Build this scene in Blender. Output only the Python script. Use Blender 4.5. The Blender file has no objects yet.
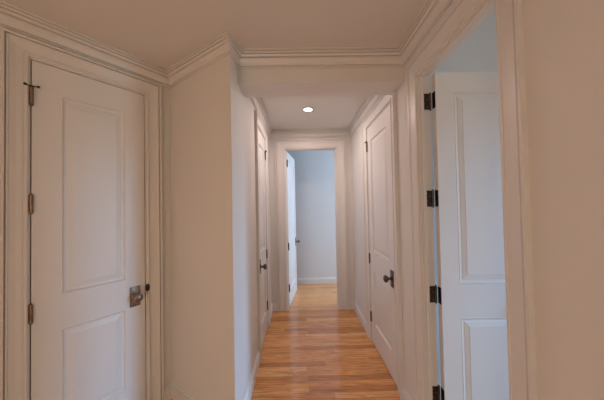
import bpy, bmesh, math
from mathutils import Vector, Matrix

scene = bpy.context.scene
C = scene.collection

# ------------------------------------------------------------------ helpers
def link(name, bm, mat, parent=None, smooth=False):
    bmesh.ops.remove_doubles(bm, verts=bm.verts, dist=1e-6)
    bmesh.ops.recalc_face_normals(bm, faces=bm.faces)
    me = bpy.data.meshes.new(name)
    bm.to_mesh(me); bm.free()
    if smooth:
        for p in me.polygons: p.use_smooth = True
        try: me.set_sharp_from_angle(angle=math.radians(38))
        except Exception: pass
    me.materials.append(mat)
    o = bpy.data.objects.new(name, me)
    C.objects.link(o)
    if parent is not None: o.parent = parent
    return o

def struct(o, label, cat=None):
    o['kind'] = 'structure'; o['label'] = label
    if cat: o['category'] = cat
    return o

def box(bm, x0, y0, z0, x1, y1, z1, bev=0.0):
    r = bmesh.ops.create_cube(bm, size=1.0)
    vs = r['verts']
    for v in vs:
        v.co = Vector((x0 + (v.co.x + .5) * (x1 - x0), y0 + (v.co.y + .5) * (y1 - y0), z0 + (v.co.z + .5) * (z1 - z0)))
    if bev > 0:
        es = {e for v in vs for e in v.link_edges}
        bmesh.ops.bevel(bm, geom=list(es), offset=bev, segments=2, affect='EDGES', profile=.5)

def lathe(bm, prof, n, origin, axis):
    """prof: (radius, height) pairs swept about axis through origin"""
    ax = Vector(axis).normalized()
    p = ax.orthogonal().normalized(); q = ax.cross(p)
    o = Vector(origin); rings = []
    for r, h in prof:
        rings.append([bm.verts.new(o + ax * h + (p * math.cos(2 * math.pi * k / n) + q * math.sin(2 * math.pi * k / n)) * max(r, 1e-5)) for k in range(n)])
    for a, b in zip(rings, rings[1:]):
        for k in range(n):
            bm.faces.new((a[k], a[(k + 1) % n], b[(k + 1) % n], b[k]))
    bm.faces.new(rings[0][::-1]); bm.faces.new(rings[-1])

def sweep(bm, path, prof, O, A, B, N, side=1, closed=False, cut=None):
    """prof (u, v): u = in-plane offset to the left of the path (times side), v along N"""
    O, A, B, N = Vector(O), Vector(A), Vector(B), Vector(N)
    P = [Vector(p) for p in path]; n = len(P); rings = []
    lf = lambda d: Vector((-d.y, d.x)) * side
    for i in range(n):
        d0 = (P[i] - P[i - 1]).normalized() if (i > 0 or closed) else None
        d1 = (P[(i + 1) % n] - P[i]).normalized() if (i < n - 1 or closed) else None
        if d0 is None: m = lf(d1)
        elif d1 is None: m = lf(d0)
        else:
            a, b = lf(d0), lf(d1); m = (a + b) / (1 + a.dot(b))
        if cut and i in cut: m = Vector(cut[i])
        rings.append([bm.verts.new(O + A * (P[i].x + m.x * u) + B * (P[i].y + m.y * u) + N * v) for u, v in prof])
    k = len(prof)
    pairs = list(zip(rings, rings[1:])) + ([(rings[-1], rings[0])] if closed else [])
    for a, b in pairs:
        for j in range(k):
            bm.faces.new((a[j], a[(j + 1) % k], b[(j + 1) % k], b[j]))
    if not closed:
        bm.faces.new(rings[0]); bm.faces.new(rings[-1])

def isect(p, d, q, e):
    den = d.x * e.y - d.y * e.x
    t = ((q.x - p.x) * e.y - (q.y - p.y) * e.x) / den
    return p + d * t

def wall(name, A, B, Ab, Bb, z0, z1, openings, mat, label):
    """Upright wall between plan points A-B (room face) and Ab-Bb (back face); openings (t0, t1, za, zb) in metres from A."""
    A, B, Ab, Bb = map(Vector, (A, B, Ab, Bb)); L = (B - A).length
    d = (B - A).normalized()
    def back(t):
        if t <= 1e-6: return Ab
        if t >= L - 1e-6: return Bb
        p = A + d * t; nn = Vector((-d.y, d.x))
        return isect(p, nn, Ab, Bb - Ab)
    bm = bmesh.new()
    def prism(t0, t1, za, zb):
        f = [A + d * t0, A + d * t1, back(t1), back(t0)]
        lo = [bm.verts.new((p.x, p.y, za)) for p in f]; hi = [bm.verts.new((p.x, p.y, zb)) for p in f]
        bm.faces.new(lo); bm.faces.new(hi)
        for k in range(4): bm.faces.new((lo[k], lo[(k + 1) % 4], hi[(k + 1) % 4], hi[k]))
    t = 0.0
    for a, b, za, zb in sorted(openings):
        prism(t, a, z0, z1)
        if zb < z1: prism(a, b, zb, z1)
        if za > z0: prism(a, b, z0, za)
        t = b
    prism(t, L, z0, z1)
    me = bpy.data.meshes.new(name)
    bmesh.ops.recalc_face_normals(bm, faces=bm.faces); bm.to_mesh(me); bm.free()
    me.materials.append(mat)
    o = bpy.data.objects.new(name, me); C.objects.link(o)
    return struct(o, label)

# ------------------------------------------------------------------ materials
def srgb(r, g, b):
    f = lambda c: (c / 255) / 12.92 if c / 255 <= .04045 else ((c / 255 + .055) / 1.055) ** 2.4
    return (f(r), f(g), f(b), 1)

def paint(name, col, rough, bump=0.0, scale=300, var=0.03):
    m = bpy.data.materials.new(name); m.use_nodes = True
    nt = m.node_tree; b = nt.nodes['Principled BSDF']
    b.inputs['Roughness'].default_value = rough
    tc = nt.nodes.new('ShaderNodeTexCoord')
    nz = nt.nodes.new('ShaderNodeTexNoise'); nz.inputs['Scale'].default_value = 2.2; nz.inputs['Detail'].default_value = 3
    mx = nt.nodes.new('ShaderNodeMix'); mx.data_type = 'RGBA'
    c = Vector(col[:3])
    mx.inputs['A'].default_value = (*(c * (1 - var)), 1); mx.inputs['B'].default_value = (*(c * (1 + var)), 1)
    nt.links.new(tc.outputs['Object'], nz.inputs['Vector']); nt.links.new(nz.outputs['Fac'], mx.inputs['Factor'])
    nt.links.new(mx.outputs['Result'], b.inputs['Base Color'])
    if bump > 0:
        n2 = nt.nodes.new('ShaderNodeTexNoise'); n2.inputs['Scale'].default_value = scale
        bp = nt.nodes.new('ShaderNodeBump'); bp.inputs['Strength'].default_value = bump; bp.inputs['Distance'].default_value = .001
        nt.links.new(tc.outputs['Object'], n2.inputs['Vector']); nt.links.new(n2.outputs['Fac'], bp.inputs['Height'])
        nt.links.new(bp.outputs['Normal'], b.inputs['Normal'])
    return m

def metal(name, col, rough):
    m = bpy.data.materials.new(name); m.use_nodes = True
    nt = m.node_tree; b = nt.nodes['Principled BSDF']
    b.inputs['Metallic'].default_value = 1.0
    tc = nt.nodes.new('ShaderNodeTexCoord'); nz = nt.nodes.new('ShaderNodeTexNoise'); nz.inputs['Scale'].default_value = 90
    rp = nt.nodes.new('ShaderNodeValToRGB')
    rp.color_ramp.elements[0].color = (*[c * .7 for c in col[:3]], 1); rp.color_ramp.elements[1].color = col
    nt.links.new(tc.outputs['Object'], nz.inputs['Vector']); nt.links.new(nz.outputs['Fac'], rp.inputs['Fac'])
    nt.links.new(rp.outputs['Color'], b.inputs['Base Color'])
    b.inputs['Roughness'].default_value = rough
    return m

def emit(name, col, s):
    m = bpy.data.materials.new(name); m.use_nodes = True
    nt = m.node_tree; b = nt.nodes['Principled BSDF']
    b.inputs['Base Color'].default_value = (1, 1, 1, 1)
    b.inputs['Emission Color'].default_value = col; b.inputs['Emission Strength'].default_value = s
    return m

def oak():
    m = bpy.data.materials.new('oak_strip_floor'); m.use_nodes = True
    nt = m.node_tree; N = nt.nodes; L = nt.links; b = N['Principled BSDF']
    tc = N.new('ShaderNodeTexCoord')
    sp = N.new('ShaderNodeSeparateXYZ'); L.new(tc.outputs['Object'], sp.inputs[0])
    def math_(op, a, bb=None):
        n = N.new('ShaderNodeMath'); n.operation = op
        for i, x in enumerate((a, bb)):
            if x is None: continue
            if isinstance(x, (int, float)): n.inputs[i].default_value = x
            else: L.new(x, n.inputs[i])
        return n.outputs[0]
    W, LEN = .0572, .95
    yr = math_('DIVIDE', sp.outputs['Y'], W); row = math_('FLOOR', yr); fy = math_('FRACT', yr)
    wn = N.new('ShaderNodeTexWhiteNoise'); wn.noise_dimensions = '1D'; L.new(row, wn.inputs['W'])
    xs = math_('ADD', math_('DIVIDE', sp.outputs['X'], LEN), math_('MULTIPLY', wn.outputs['Value'], 7.3))
    colm = math_('FLOOR', xs); fx = math_('FRACT', xs)
    cb = N.new('ShaderNodeCombineXYZ'); L.new(row, cb.inputs[0]); L.new(colm, cb.inputs[1])
    w2 = N.new('ShaderNodeTexWhiteNoise'); w2.noise_dimensions = '3D'; L.new(cb.outputs[0], w2.inputs['Vector'])
    rp = N.new('ShaderNodeValToRGB'); e = rp.color_ramp.elements
    e[0].position = 0; e[0].color = srgb(*OAK[0]); e[1].position = 1; e[1].color = srgb(*OAK[3])
    x = e.new(.3); x.color = srgb(*OAK[1]); x = e.new(.7); x.color = srgb(*OAK[2])
    L.new(w2.outputs['Value'], rp.inputs['Fac'])
    # grain: stretched noise, offset per board
    cm = N.new('ShaderNodeCombineXYZ')
    L.new(math_('ADD', math_('MULTIPLY', sp.outputs['X'], 3.0), math_('MULTIPLY', w2.outputs['Value'], 40)), cm.inputs[0])
    L.new(math_('MULTIPLY', sp.outputs['Y'], 48), cm.inputs[1]); L.new(math_('MULTIPLY', w2.outputs['Value'], 17), cm.inputs[2])
    g = N.new('ShaderNodeTexNoise'); g.inputs['Scale'].default_value = 1.6; g.inputs['Detail'].default_value = 5; g.inputs['Distortion'].default_value = 1.2
    L.new(cm.outputs[0], g.inputs['Vector'])
    gr = N.new('ShaderNodeValToRGB'); gr.color_ramp.elements[0].position = .34; gr.color_ramp.elements[1].position = .58
    gr.color_ramp.elements[0].color = (.52, .42, .30, 1); gr.color_ramp.elements[1].color = (1, 1, 1, 1)
    L.new(g.outputs['Fac'], gr.inputs['Fac'])
    mu = N.new('ShaderNodeMix'); mu.data_type = 'RGBA'; mu.blend_type = 'MULTIPLY'; mu.inputs['Factor'].default_value = .9
    L.new(rp.outputs['Color'], mu.inputs['A']); L.new(gr.outputs['Color'], mu.inputs['B'])
    ey = math_('MINIMUM', fy, math_('SUBTRACT', 1, fy)); ex = math_('MINIMUM', fx, math_('SUBTRACT', 1, fx))
    seam = math_('MAXIMUM', math_('LESS_THAN', ey, .016), math_('LESS_THAN', ex, .0012))
    m2 = N.new('ShaderNodeMix'); m2.data_type = 'RGBA'; L.new(math_('MULTIPLY', seam, .55), m2.inputs['Factor'])
    L.new(mu.outputs['Result'], m2.inputs['A']); m2.inputs['B'].default_value = srgb(105, 58, 24)
    L.new(m2.outputs['Result'], b.inputs['Base Color'])
    b.inputs['Roughness'].default_value = .38
    b.inputs['Coat Weight'].default_value = .9; b.inputs['Coat Roughness'].default_value = .10; b.inputs['Specular IOR Level'].default_value = .4
    return m

OAK = [(206, 136, 72), (240, 170, 98), (250, 180, 110), (255, 198, 138)]
M_wall = paint('wall_paint', (.78, .755, .72, 1), .75, .05)
M_ceil = paint('ceiling_paint', (.76, .74, .71, 1), .85)
M_trim = paint('trim_paint', (.79, .765, .735, 1), .42)
M_door = paint('door_paint', (.79, .77, .75, 1), .42)
M_fwall = paint('pale_wall_paint', (.72, .72, .72, 1), .7)
M_oak = oak()
M_metal = metal('aged_pewter', (.30, .235, .18, 1), .4)
M_dark = metal('dark_bronze', (.085, .068, .058, 1), .42)
M_mid = metal('worn_bronze', (.17, .14, .12, 1), .36)
M_lens = emit('lamp_lens', (1, .96, .9, 1), 12)
M_day = emit('daylight_pane', (.8, .9, 1, 1), 1.0)

# ------------------------------------------------------------------ plan of the place (metres; camera stands over the origin)
YFR = 4.19
HC = 2.265                        # ceiling
XL, XR, YE = -.370, .672, 3.149   # hall walls and end wall
YF, YB, HS = 1.541, 1.733, 2.077  # ceiling beam: near face, far face, underside
a = math.radians(36.45)
e1 = Vector((math.sin(a), math.cos(a))); n1 = Vector((math.cos(a), -math.sin(a)))
P0 = Vector((-.909, 1.779)); CC = P0 + n1 * ((XL - P0.x) / n1.x)     # inner and outer corner of the angled bay
TB = .10                          # wall thickness
TR = .066                         # right-hand wall thickness
W1end = P0 - e1 * 3.6
YBK = -2.3

# openings
D1 = (-.681, -.168, 2.063)        # along e1 from P0
D2 = (.815, 1.372, 2.025)         # along y, right wall near
D3 = (1.772, 2.408, 2.043)        # right wall hall
D4 = (2.222, 2.735, 2.043)        # left wall hall
D5 = (-.166, .471, 2.025)         # end wall along x
J = .018                          # jamb lining

# ------------------------------------------------------------------ shell
bm = bmesh.new(); box(bm, -4.2, -2.5, -.08, 4.6, 4.4, 0)
struct(link('floor', bm, M_oak), 'varnished oak strip floor running through hall and far room', 'floor')
HF, HSD = 2.75, 2.62              # taller far room and side room
for nm, bx, lb in (('ceiling', (-4.2, -2.5, HC, XR + TR * .5, YE + TB * .5, HC + .08), 'plain painted ceiling above the entry and the hall'),
                   ('ceiling_side_room', (XR + .01, -2.5, HSD, 4.6, YE, HSD + .08), 'ceiling of the side room'),
                   ('ceiling_far_room', (-1.75, YE + .01, HF, 3.1, YFR + TB, HF + .08), 'ceiling of the far room')):
    bm = bmesh.new(); box(bm, *bx)
    struct(link(nm, bm, M_ceil), lb, 'ceiling')

V = lambda *p: Vector(p)
q01 = isect(P0 - n1 * TB, e1, P0 + e1 * TB, n1)          # back of inner corner
qC = isect(V(XL - TB, 0), V(0, 1), P0 + e1 * TB, n1)      # back of outer corner
wall('wall_left_entry', P0, W1end, q01, W1end - n1 * TB, 0, HC, [(-D1[1] - J, -D1[0] + J, 0, D1[2] + J)], M_wall, 'angled entry wall around the closed closet door at left')
wall('wall_left_corner', P0, CC, q01, qC, 0, HC, [], M_wall, 'blank wall between the left closet door and the hall corner')
wall('wall_left', CC, (XL, YE), qC, (XL - TB, YE), 0, HC, [(D4[0] - J - CC.y, D4[1] + J - CC.y, 0, D4[2] + J)], M_wall, 'left wall of the hall with a narrow door')
wall('wall_right', (XR, YBK), (XR, YE), (XR + TR, YBK), (XR + TR, YE), 0, HSD,
     [(D2[0] - J - YBK, D2[1] + J - YBK, 0, D2[2] + J), (D3[0] - J - YBK, D3[1] + J - YBK, 0, D3[2] + J)], M_wall, 'long right wall holding the open door and the hall door')
wall('wall_end', (-1.7, YE), (3.0, YE), (-1.7, YE + TB), (3.0, YE + TB), 0, HF, [(D5[0] - J + 1.7, D5[1] + J + 1.7, 0, D5[2] + J)], M_wall, 'end wall of the hall around the open doorway')
wall('wall_back', (-4.1, YBK), (XR + TR, YBK), (-4.1, YBK - TB), (XR + TR, YBK - TB), 0, HC, [], M_wall, 'wall behind the viewpoint')
# far room
wall('wall_far_room', (-1.7, YFR), (3.0, YFR), (-1.7, YFR + TB), (3.0, YFR + TB), 0, HF, [], M_fwall, 'pale blue-white wall seen through the end doorway')
wall('wall_far_room_left', (-1.6, YE + TB), (-1.6, YFR), (-1.7, YE + TB), (-1.7, YFR), 0, HF, [], M_fwall, 'left side wall of the far room')
FW = (3.34, 4.10, .45, 2.60)
wall('wall_far_room_right', (2.9, YE + TB), (2.9, YFR), (3.0, YE + TB), (3.0, YFR), 0, HF, [(FW[0] - YE - TB, FW[1] - YE - TB, FW[2], FW[3])], M_fwall, 'window wall of the far room')
# side room behind the open door
XS = 4.20
SW = (-.42, .36, .75, 2.05)
wall('wall_side_room_back', (XR + TR, 1.68), (XS, 1.68), (XR + TR, 1.74), (XS, 1.74), 0, HSD, [], M_fwall, 'wall of the side room behind the open door')
wall('wall_side_room_right', (XS, -1.0), (XS, 1.74), (XS + .1, -1.0), (XS + .1, 1.74), 0, HSD, [(SW[0] + 1.0, SW[1] + 1.0, SW[2], SW[3])], M_fwall, 'window wall of the side room')
wall('wall_side_room_front', (XR + TR, -1.0), (XS, -1.0), (XR + TR, -1.1), (XS, -1.1), 0, HSD, [], M_fwall, 'near wall of the side room')

bm = bmesh.new(); box(bm, XL, YF, HS, XR, YB, HC, 0)
struct(link('ceiling_beam', bm, M_wall), 'dropped beam crossing the hall entrance below the ceiling', 'beam')

# ------------------------------------------------------------------ mouldings
Z3 = Vector((0, 0, 1))
crown = [(0, -.096), (.010, -.096), (.010, -.090), (.003, -.089), (.003, -.084), (.012, -.082), (.013, -.074), (.017, -.062), (.023, -.051), (.029, -.045),
         (.021, -.044), (.021, -.039), (.035, -.037), (.038, -.031), (.040, -.027), (.033, -.026), (.033, -.022), (.046, -.021), (.048, -.014), (.042, -.013), (.042, -.009), (.054, -.008), (.054, 0), (0, 0)]
base = [(0, 0), (.015, 0), (.015, .072), (.013, .077), (.006, .079), (.006, .083), (.010, .085), (.009, .090), (.005, .096), (0, .098)]
def horiz(name, path, prof, z, side, label, cat, closed=False, cut=None):
    bm = bmesh.new(); sweep(bm, path, prof, (0, 0, z), (1, 0, 0), (0, 1, 0), Z3, side, closed, cut)
    return struct(link(name, bm, M_trim), label, cat)

horiz('trim_1', [W1end + e1 * .3, P0, CC, V(XL, YF), V(XR, YF), V(XR, YBK)], crown, HC, -1, 'stepped crown moulding around the entry ceiling and beam front', 'crown moulding',
      cut={2: (0.0, -.85)})      # the acute outer corner is cut back rather than mitred to a spike
horiz('trim_2', [V(XL, YB), V(XL, YE), V(XR, YE), V(XR, YB)], crown, HC, -1, 'stepped crown moulding around the hall ceiling beyond the beam', 'crown moulding', closed=True)
CW = .088; RV = .008
horiz('baseboard_left', [P0 + e1 * (D1[1] + RV + CW), P0, CC, V(XL, D4[0] - RV - CW)], base, 0, -1, 'baseboard wrapping the hall corner on the left', 'baseboard')
horiz('baseboard_left_end', [V(XL, D4[1] + RV + CW), V(XL, YE), V(D5[0] - RV - .115, YE)], base, 0, -1, 'short baseboard in the left far corner of the hall', 'baseboard')
horiz('baseboard_right_end', [V(D5[1] + RV + .115, YE), V(XR, YE), V(XR, D3[1] + RV + CW)], base, 0, -1, 'baseboard in the right far corner of the hall', 'baseboard')
horiz('baseboard_right', [V(XR, D3[0] - RV - CW), V(XR, D2[1] + RV + CW)], base, 0, -1, 'short baseboard between the hall door and the open door', 'baseboard')
horiz('baseboard_right_entry', [V(XR, D2[0] - RV - CW), V(XR, YBK)], base, 0, -1, 'baseboard of the near right wall', 'baseboard')
horiz('baseboard_left_entry', [W1end + e1 * .3, P0 + e1 * (D1[0] - RV - CW)], base, 0, -1, 'baseboard left of the closet door', 'baseboard')
horiz('baseboard_far_room', [V(-1.6, YFR), V(2.9, YFR)], base, 0, -1, 'white baseboard along the far room wall', 'baseboard')
horiz('baseboard_side_room', [V(XR + TR, 1.68), V(XS, 1.68)], base, 0, -1, 'baseboard along the side room wall behind the open door', 'baseboard')

def casing_prof(w, k=1.0):
    return [(u, .009 + (v - .009) * k if v > .005 else v) for u, v in [(0, 0), (0, .009), (.004, .012), (.010, .012), (.011, .0055), (.016, .0055), (.018, .008), (w * .45, .010), (w * .70, .015), (w * .74, .019),
            (w * .80, .0205), (w * .81, .010), (w * .86, .010), (w * .87, .023), (w, .024), (w, 0)]]
def doorway(name, O, T, N, t0, t1, H, depth, label, w=CW, stop=None, back=False, strike=None, k=1.0):
    """Jamb lining, stop and moulded casing of one doorway. O + T*t on the wall's room face, N out of the wall."""
    O = Vector((O[0], O[1], 0)); T = Vector((T[0], T[1], 0)); N = Vector((N[0], N[1], 0))
    bm = bmesh.new()
    U = [(t0, 0), (t0, H), (t1, H), (t1, 0)]
    sweep(bm, U, [(0, 0), (J, 0), (J, -depth), (0, -depth)], O, T, Z3, N)
    if stop:
        sweep(bm, [(t0, 0), (t0, H), (t1, H), (t1, 0)], [(0, stop[0]), (0, stop[1]), (-.011, stop[1]), (-.011, stop[0])], O, T, Z3, N)
    UC = [(t0 - RV, 0), (t0 - RV, H + RV), (t1 + RV, H + RV), (t1 + RV, 0)]
    sweep(bm, UC, casing_prof(w, k), O, T, Z3, N)
    if back:
        sweep(bm, UC, casing_prof(w), O - N * depth, T, Z3, -N)
    o = struct(link(name, bm, M_trim), label, 'door casing')
    if strike:
        t, z = strike
        b2 = bmesh.new()
        lathe(b2, [(.004, -.001), (.0125, -.001), (.0125, .004), (.010, .006)], 20, O + T * t + Z3 * z + N * .011, N)
        for v in b2.verts: v.co.z = z + (v.co.z - z) * 1.9
        link('strike_plate', b2, M_dark, o, True)
    return o

doorway('trim_3', P0, e1, n1, D1[0], D1[1], D1[2], TB, 'moulded casing around the closet door at far left', stop=(-.040, -.060), strike=(D1[1] + .006, .80))
doorway('trim_4', (XR, 0), (0, 1), (-1, 0), D2[0], D2[1], D2[2], TR, 'moulded casing around the open doorway on the right', stop=(-.012, -.028), k=.5)
doorway('trim_5', (XR, 0), (0, 1), (-1, 0), D3[0], D3[1], D3[2], TR, 'moulded casing around the closed hall door on the right', stop=(-.040, -.060))
doorway('trim_6', (XL, 0), (0, 1), (1, 0), D4[0], D4[1], D4[2], TB, 'moulded casing around the closed hall door on the left', stop=(-.040, -.060))
doorway('trim_7', (0, YE), (1, 0), (0, -1), D5[0], D5[1], D5[2], TB, 'wide moulded casing around the end doorway', w=.12, stop=(-.045, -.060), back=True)

# ------------------------------------------------------------------ doors
GAP, TH = .0045, .035
def panel_leaf(W, H, panels):
    """Leaf x 0..W, y 0 (front)..TH, z 0..H with moulded raised panels on both faces."""
    bm = bmesh.new()
    xs = sorted({0, W, *[p[0] for p in panels], *[p[1] for p in panels]})
    zs = sorted({0, H, *[p[2] for p in panels], *[p[3] for p in panels]})
    inp = lambda x, z: any(p[0] < x < p[1] and p[2] < z < p[3] for p in panels)
    rings = [(0, 0), (.004, -.0015), (.009, .006), (.013, .0095), (.021, .0105), (.027, .0075), (.046, .0035), (.048, .0020)]
    for y, s in ((0, 1), (TH, -1)):
        for x0, x1 in zip(xs, xs[1:]):
            for z0, z1 in zip(zs, zs[1:]):
                if not inp((x0 + x1) / 2, (z0 + z1) / 2):
                    bm.faces.new([bm.verts.new(q) for q in ((x0, y, z0), (x1, y, z0), (x1, y, z1), (x0, y, z1))])
        for p in panels:
            prev = None
            for o, d in rings:
                yy = y + s * d
                r = [bm.verts.new(q) for q in ((p[0] + o, yy, p[2] + o), (p[1] - o, yy, p[2] + o), (p[1] - o, yy, p[3] - o), (p[0] + o, yy, p[3] - o))]
                if prev:
                    for k in range(4): bm.faces.new((prev[k], prev[(k + 1) % 4], r[(k + 1) % 4], r[k]))
                prev = r
            bm.faces.new(prev)
    for z in (0, H):
        bm.faces.new([bm.verts.new(q) for q in ((0, 0, z), (W, 0, z), (W, TH, z), (0, TH, z))])
    for x in (0, W):
        bm.faces.new([bm.verts.new(q) for q in ((x, 0, 0), (x, 0, H), (x, TH, H), (x, TH, 0))])
    return bm

def add_knob(root, x, z, side, mt):
    """Rectangular backplate, neck and rounded knob; side -1 = front face, +1 = back face."""
    y0 = 0 if side < 0 else TH
    n = Vector((0, side, 0))
    b = bmesh.new()
    box(b, x - .029, min(y0, y0 + side * .006), z - .062, x + .029, max(y0, y0 + side * .006), z + .062, .0022)
    pl = link('door_knob', b, mt, root, True)
    b = bmesh.new()
    prof = [(.021, .005), (.021, .009), (.017, .012), (.010, .014), (.0085, .024), (.010, .030), (.018, .034), (.0245, .041), (.0268, .049), (.0245, .057), (.017, .062), (.007, .0645), (.0, .065)]
    lathe(b, prof, 28, (x, y0, z), n)
    link('knob_grip', b, mt, pl, True)
    b = bmesh.new()
    for dz in (-.052, .052):
        lathe(b, [(.0032, .0055), (.0032, .0068), (.0015, .0075)], 10, (x, y0, z + dz), n)
    link('plate_screws', b, M_dark, pl, True)

def add_hinge(root, x, y, z, stop=False, mat=None):
    mat = mat or M_metal
    b = bmesh.new()
    h = .089
    prof = [(.0, -.052), (.0035, -.051), (.005, -.048), (.003, -.0455), (.0068, -.0445)]
    for k in range(5):
        za, zb = -h / 2 + k * h / 5, -h / 2 + (k + 1) * h / 5
        prof += [(.0068, za + .0008), (.0068, zb - .0008), (.0062, zb - .0002)]
    prof += [(.0068, .0445), (.003, .0455), (.005, .048), (.0035, .051), (0, .052)]
    lathe(b, prof, 16, (x, y, z), (0, 0, 1))
    box(b, x - .0085, y + .003, z - h / 2, x + .0085, y + .009, z + h / 2)
    hg = link('hinge', b, mat, root, True)
    if stop:
        b = bmesh.new()
        lathe(b, [(.009, .046), (.009, .050), (.004, .052)], 14, (x, y, z), (0, 0, 1))
        for s in (-1, 1):
            A = Vector((x + s * .006, y - .002, z + .048)); B = Vector((x + s * .019, y - .008, z + .049))
            d = (B - A)
            lathe(b, [(.0026, 0), (.0026, d.length), (.0060, d.length), (.0060, d.length + .007), (.004, d.length + .009)], 12, A, d)
        link('hinge_pin_stop', b, M_dark, hg, True)
    return hg

def door(name, origin, xdir, W, H, panels, label, hinge_at=0, hinges=(), knob_z=.762, mat=None, metal=None):
    r = bpy.data.objects.new(name, None); C.objects.link(r)
    r.empty_display_size = .1
    r.location = (origin[0], origin[1], .008)
    r.rotation_euler = (0, 0, math.atan2(xdir[1], xdir[0]))
    struct(r, label, 'door')
    link('door_leaf', panel_leaf(W, H - .008, panels), mat or M_door, r)
    lx = (W - .058) if hinge_at == 0 else .058
    add_knob(r, lx, knob_z - .008, -1, metal or M_metal)
    add_knob(r, lx, knob_z - .008, 1, metal or M_metal)
    hx = -.0015 if hinge_at == 0 else W + .0015
    for z, st in hinges:
        add_hinge(r, hx, -.0065, z - .008, st, metal)
    return r

def std_panels(W, st=.106):
    return [(st, W - st, .195, .69), (st, W - st, .866, 1.905)]

# closet door at left (closed, faces the entry)
W = D1[1] - D1[0] - 2 * GAP
o = P0 + e1 * (D1[0] + GAP)
door('door_1', o, e1, W, D1[2] - GAP, std_panels(W), 'closed white two-panel door at far left with a square knob plate', 0,
     [(1.878, True), (1.346, False), (.814, False), (.282, False)])
# closed hall door on the right
W = D3[1] - D3[0] - 2 * GAP
door('door_2', (XR, D3[1] - GAP), (0, -1), W, D3[2] - GAP, std_panels(W), 'closed white two-panel door on the right side of the hall', 0,
     [(1.865, True), (.792, False), (.238, False)], metal=M_mid)
# closed hall door on the left
W = D4[1] - D4[0] - 2 * GAP
door('door_3', (XL, D4[0] + GAP), (0, 1), W, D4[2] - GAP, std_panels(W), 'closed narrow white door on the left side of the hall', 1,
     [(1.865, True), (.790, False), (.236, False)], metal=M_mid)
# open door on the right, swung into the side room; its hinges sit on the face away from the viewer
W = D2[1] - D2[0] - 2 * GAP + .0
r = door('door_4', (XR + TR + .012, 1.332), (1, 0), W, D2[2] - GAP, std_panels(W, .098), 'white two-panel door standing open in the right-hand doorway', 0, [])
for z in (1.877, 1.337, .812, .270):
    z -= .008
    hg = add_hinge(r, -.010, .0395, z, mat=M_mid)
    b = bmesh.new()                                   # leaf plates: one on the jamb, one on the door's edge
    box(b, -.052, .0365, z - .0445, -.014, .0395, z + .0445)
    box(b, -.0018, .004, z - .0445, .0002, .034, z + .0445)
    link('hinge_plate', b, M_dark, hg)
    b = bmesh.new()
    for dx, dz in ((-.044, .030), (-.026, .012), (-.044, -.012), (-.026, -.030)):
        lathe(b, [(.0034, 0), (.0034, .0006), (.0018, .001)], 10, (dx, .0365, z + dz), (0, -1, 0))
    link('hinge_screws', b, M_metal, hg, True)
# open door at the hall's end, swung into the far room
W = D5[1] - D5[0] - 2 * GAP
xd = Vector((.142, .990)).normalized()
r = door('door_5', (D5[0] + .016, YE + TB + .010), xd, W, D5[2] - GAP, std_panels(W), 'white door standing open into the far room at hall end', 0, [])
for z in (1.865, .778, .243):
    z -= .008
    hg = add_hinge(r, -.004, -.004, z, mat=M_dark)
    b = bmesh.new(); box(b, -.0020, .0005, z - .0445, .0003, .032, z + .0445)
    link('hinge_plate', b, M_dark, hg)

# ------------------------------------------------------------------ windows out of frame (daylight of the two rooms)
def window(name, X0, X1, w, label):
    y0, y1, z0, z1 = w
    b = bmesh.new(); f = .05
    for (ya, yb_, za, zb) in ((y0, y1, z0, z0 + f), (y0, y1, z1 - f, z1), (y0, y0 + f, z0 + f, z1 - f), (y1 - f, y1, z0 + f, z1 - f), (y0 + f, y1 - f, (z0 + z1) / 2 - .02, (z0 + z1) / 2 + .02)):
        box(b, X0 + .02, ya, za, X1 - .02, yb_, zb)
    struct(link(name, b, M_trim), label, 'window')
window('window_1', XS, XS + .1, SW, 'sash window of the side room')
window('window_2', 2.9, 3.0, FW, 'sash window of the far room')

# ------------------------------------------------------------------ recessed lamps
def lamp(name, x, y, label, k):
    r = bpy.data.objects.new(name, None); C.objects.link(r); r.location = (x, y, HC)
    r['label'] = label; r['category'] = 'light'
    b = bmesh.new()
    pr = [(.037, 0), (.0375, -.0035), (.043, -.005), (.050, -.004), (.052, 0)]
    lathe(b, pr, 40, (0, 0, 0), (0, 0, 1))
    link('lamp_trim', b, M_dark, r, True)
    b = bmesh.new(); lathe(b, [(.041, -.0052), (.041, -.0058), (.030, -.0075), (.0, -.0085)], 32, (0, 0, 0), (0, 0, 1))
    link('lamp_lens', b, M_lens, r, True)
    ld = bpy.data.lights.new(name + '_light', 'AREA'); ld.shape = 'DISK'; ld.size = .09; setp(ld, k)
    lo = bpy.data.objects.new('recessed_light_beam', ld); C.objects.link(lo); lo.parent = r; lo.location = (0, 0, -.012)
    return r
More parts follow.
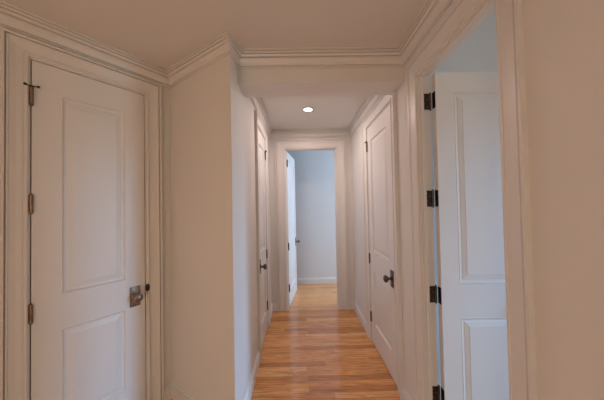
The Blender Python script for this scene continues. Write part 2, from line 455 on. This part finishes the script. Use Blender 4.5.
# power per channel (red, green, blue)
POW = {
 'hall': (6.6, 5.2, 4.8),
 'fill_left': (13, 5, 2.2),
 'low': (24, 25, 21.3),
 'side': (31, 32.5, 33),
 'sky': (75, 225, 420),
 'far': (39, 54, 74),
}
def setp(ld, k):
    p = POW[k]; m = max(p); ld.energy = max(m, 0); ld.color = tuple(c / m for c in p) if m > 0 else (1, 1, 1)
def area(name, loc, rot, sx, sy, k):
    ld = bpy.data.lights.new(name, 'AREA'); ld.shape = 'RECTANGLE'; ld.size = sx; ld.size_y = sy; setp(ld, k)
    o = bpy.data.objects.new(name, ld); C.objects.link(o); o.location = loc; o.rotation_euler = rot
    return o
def point_fill(name, loc, k, rad):
    ld = bpy.data.lights.new(name, 'POINT'); setp(ld, k); ld.shadow_soft_size = rad
    o = bpy.data.objects.new(name, ld); C.objects.link(o); o.location = loc
    return o
lamp('recessed_light', .1045, 2.455, 'small round recessed light in the hall ceiling', 'hall')
# added, unseen fill lights behind the viewpoint, balancing the brightness of the entry
point_fill('entry_fill_left', (-2.35, -1.25, 1.1), 'fill_left', .12)
point_fill('entry_fill_low', (-.9, -1.55, .5), 'low', .12)
# daylight through the side-room and far-room windows
area('side_window_daylight', (XS + .12, (SW[0] + SW[1]) / 2, (SW[2] + SW[3]) / 2), (0, math.radians(90), 0), SW[3] - SW[2], SW[1] - SW[0], 'side')
pos = Vector((7.0, -1.08, 2.55))
area('side_window_sky', pos, (Vector((4.25, -.03, 1.5)) - pos).to_track_quat('-Z', 'Y').to_euler(), 1.2, 1.0, 'sky')
area('far_window_daylight', (3.02, (FW[0] + FW[1]) / 2, (FW[2] + FW[3]) / 2), (0, math.radians(90), 0), FW[3] - FW[2], FW[1] - FW[0], 'far')

w = bpy.data.worlds.new('world'); scene.world = w; w.use_nodes = True
w.node_tree.nodes['Background'].inputs[0].default_value = (.6, .75, 1, 1)
w.node_tree.nodes['Background'].inputs[1].default_value = .3

# ------------------------------------------------------------------ camera
cd = bpy.data.cameras.new('camera'); cam = bpy.data.objects.new('camera', cd); C.objects.link(cam)
cd.sensor_width = 36; cd.lens = 36 * 249.375 / 604; cd.clip_start = .02
right = Vector((.99975292, -.01064258, -.01951491)); up = Vector((.01929374, -.02050196, .99960363)); fwd = Vector((.01103845, .99973317, .02029156))
cam.matrix_world = Matrix(((right.x, up.x, -fwd.x, 0), (right.y, up.y, -fwd.y, 0), (right.z, up.z, -fwd.z, 1.315), (0, 0, 0, 1)))
scene.camera = cam
vs = scene.view_settings
vs.view_transform = 'Standard'; vs.look = 'None'; vs.gamma = 1; vs.use_curve_mapping = False; vs.exposure = 0.0
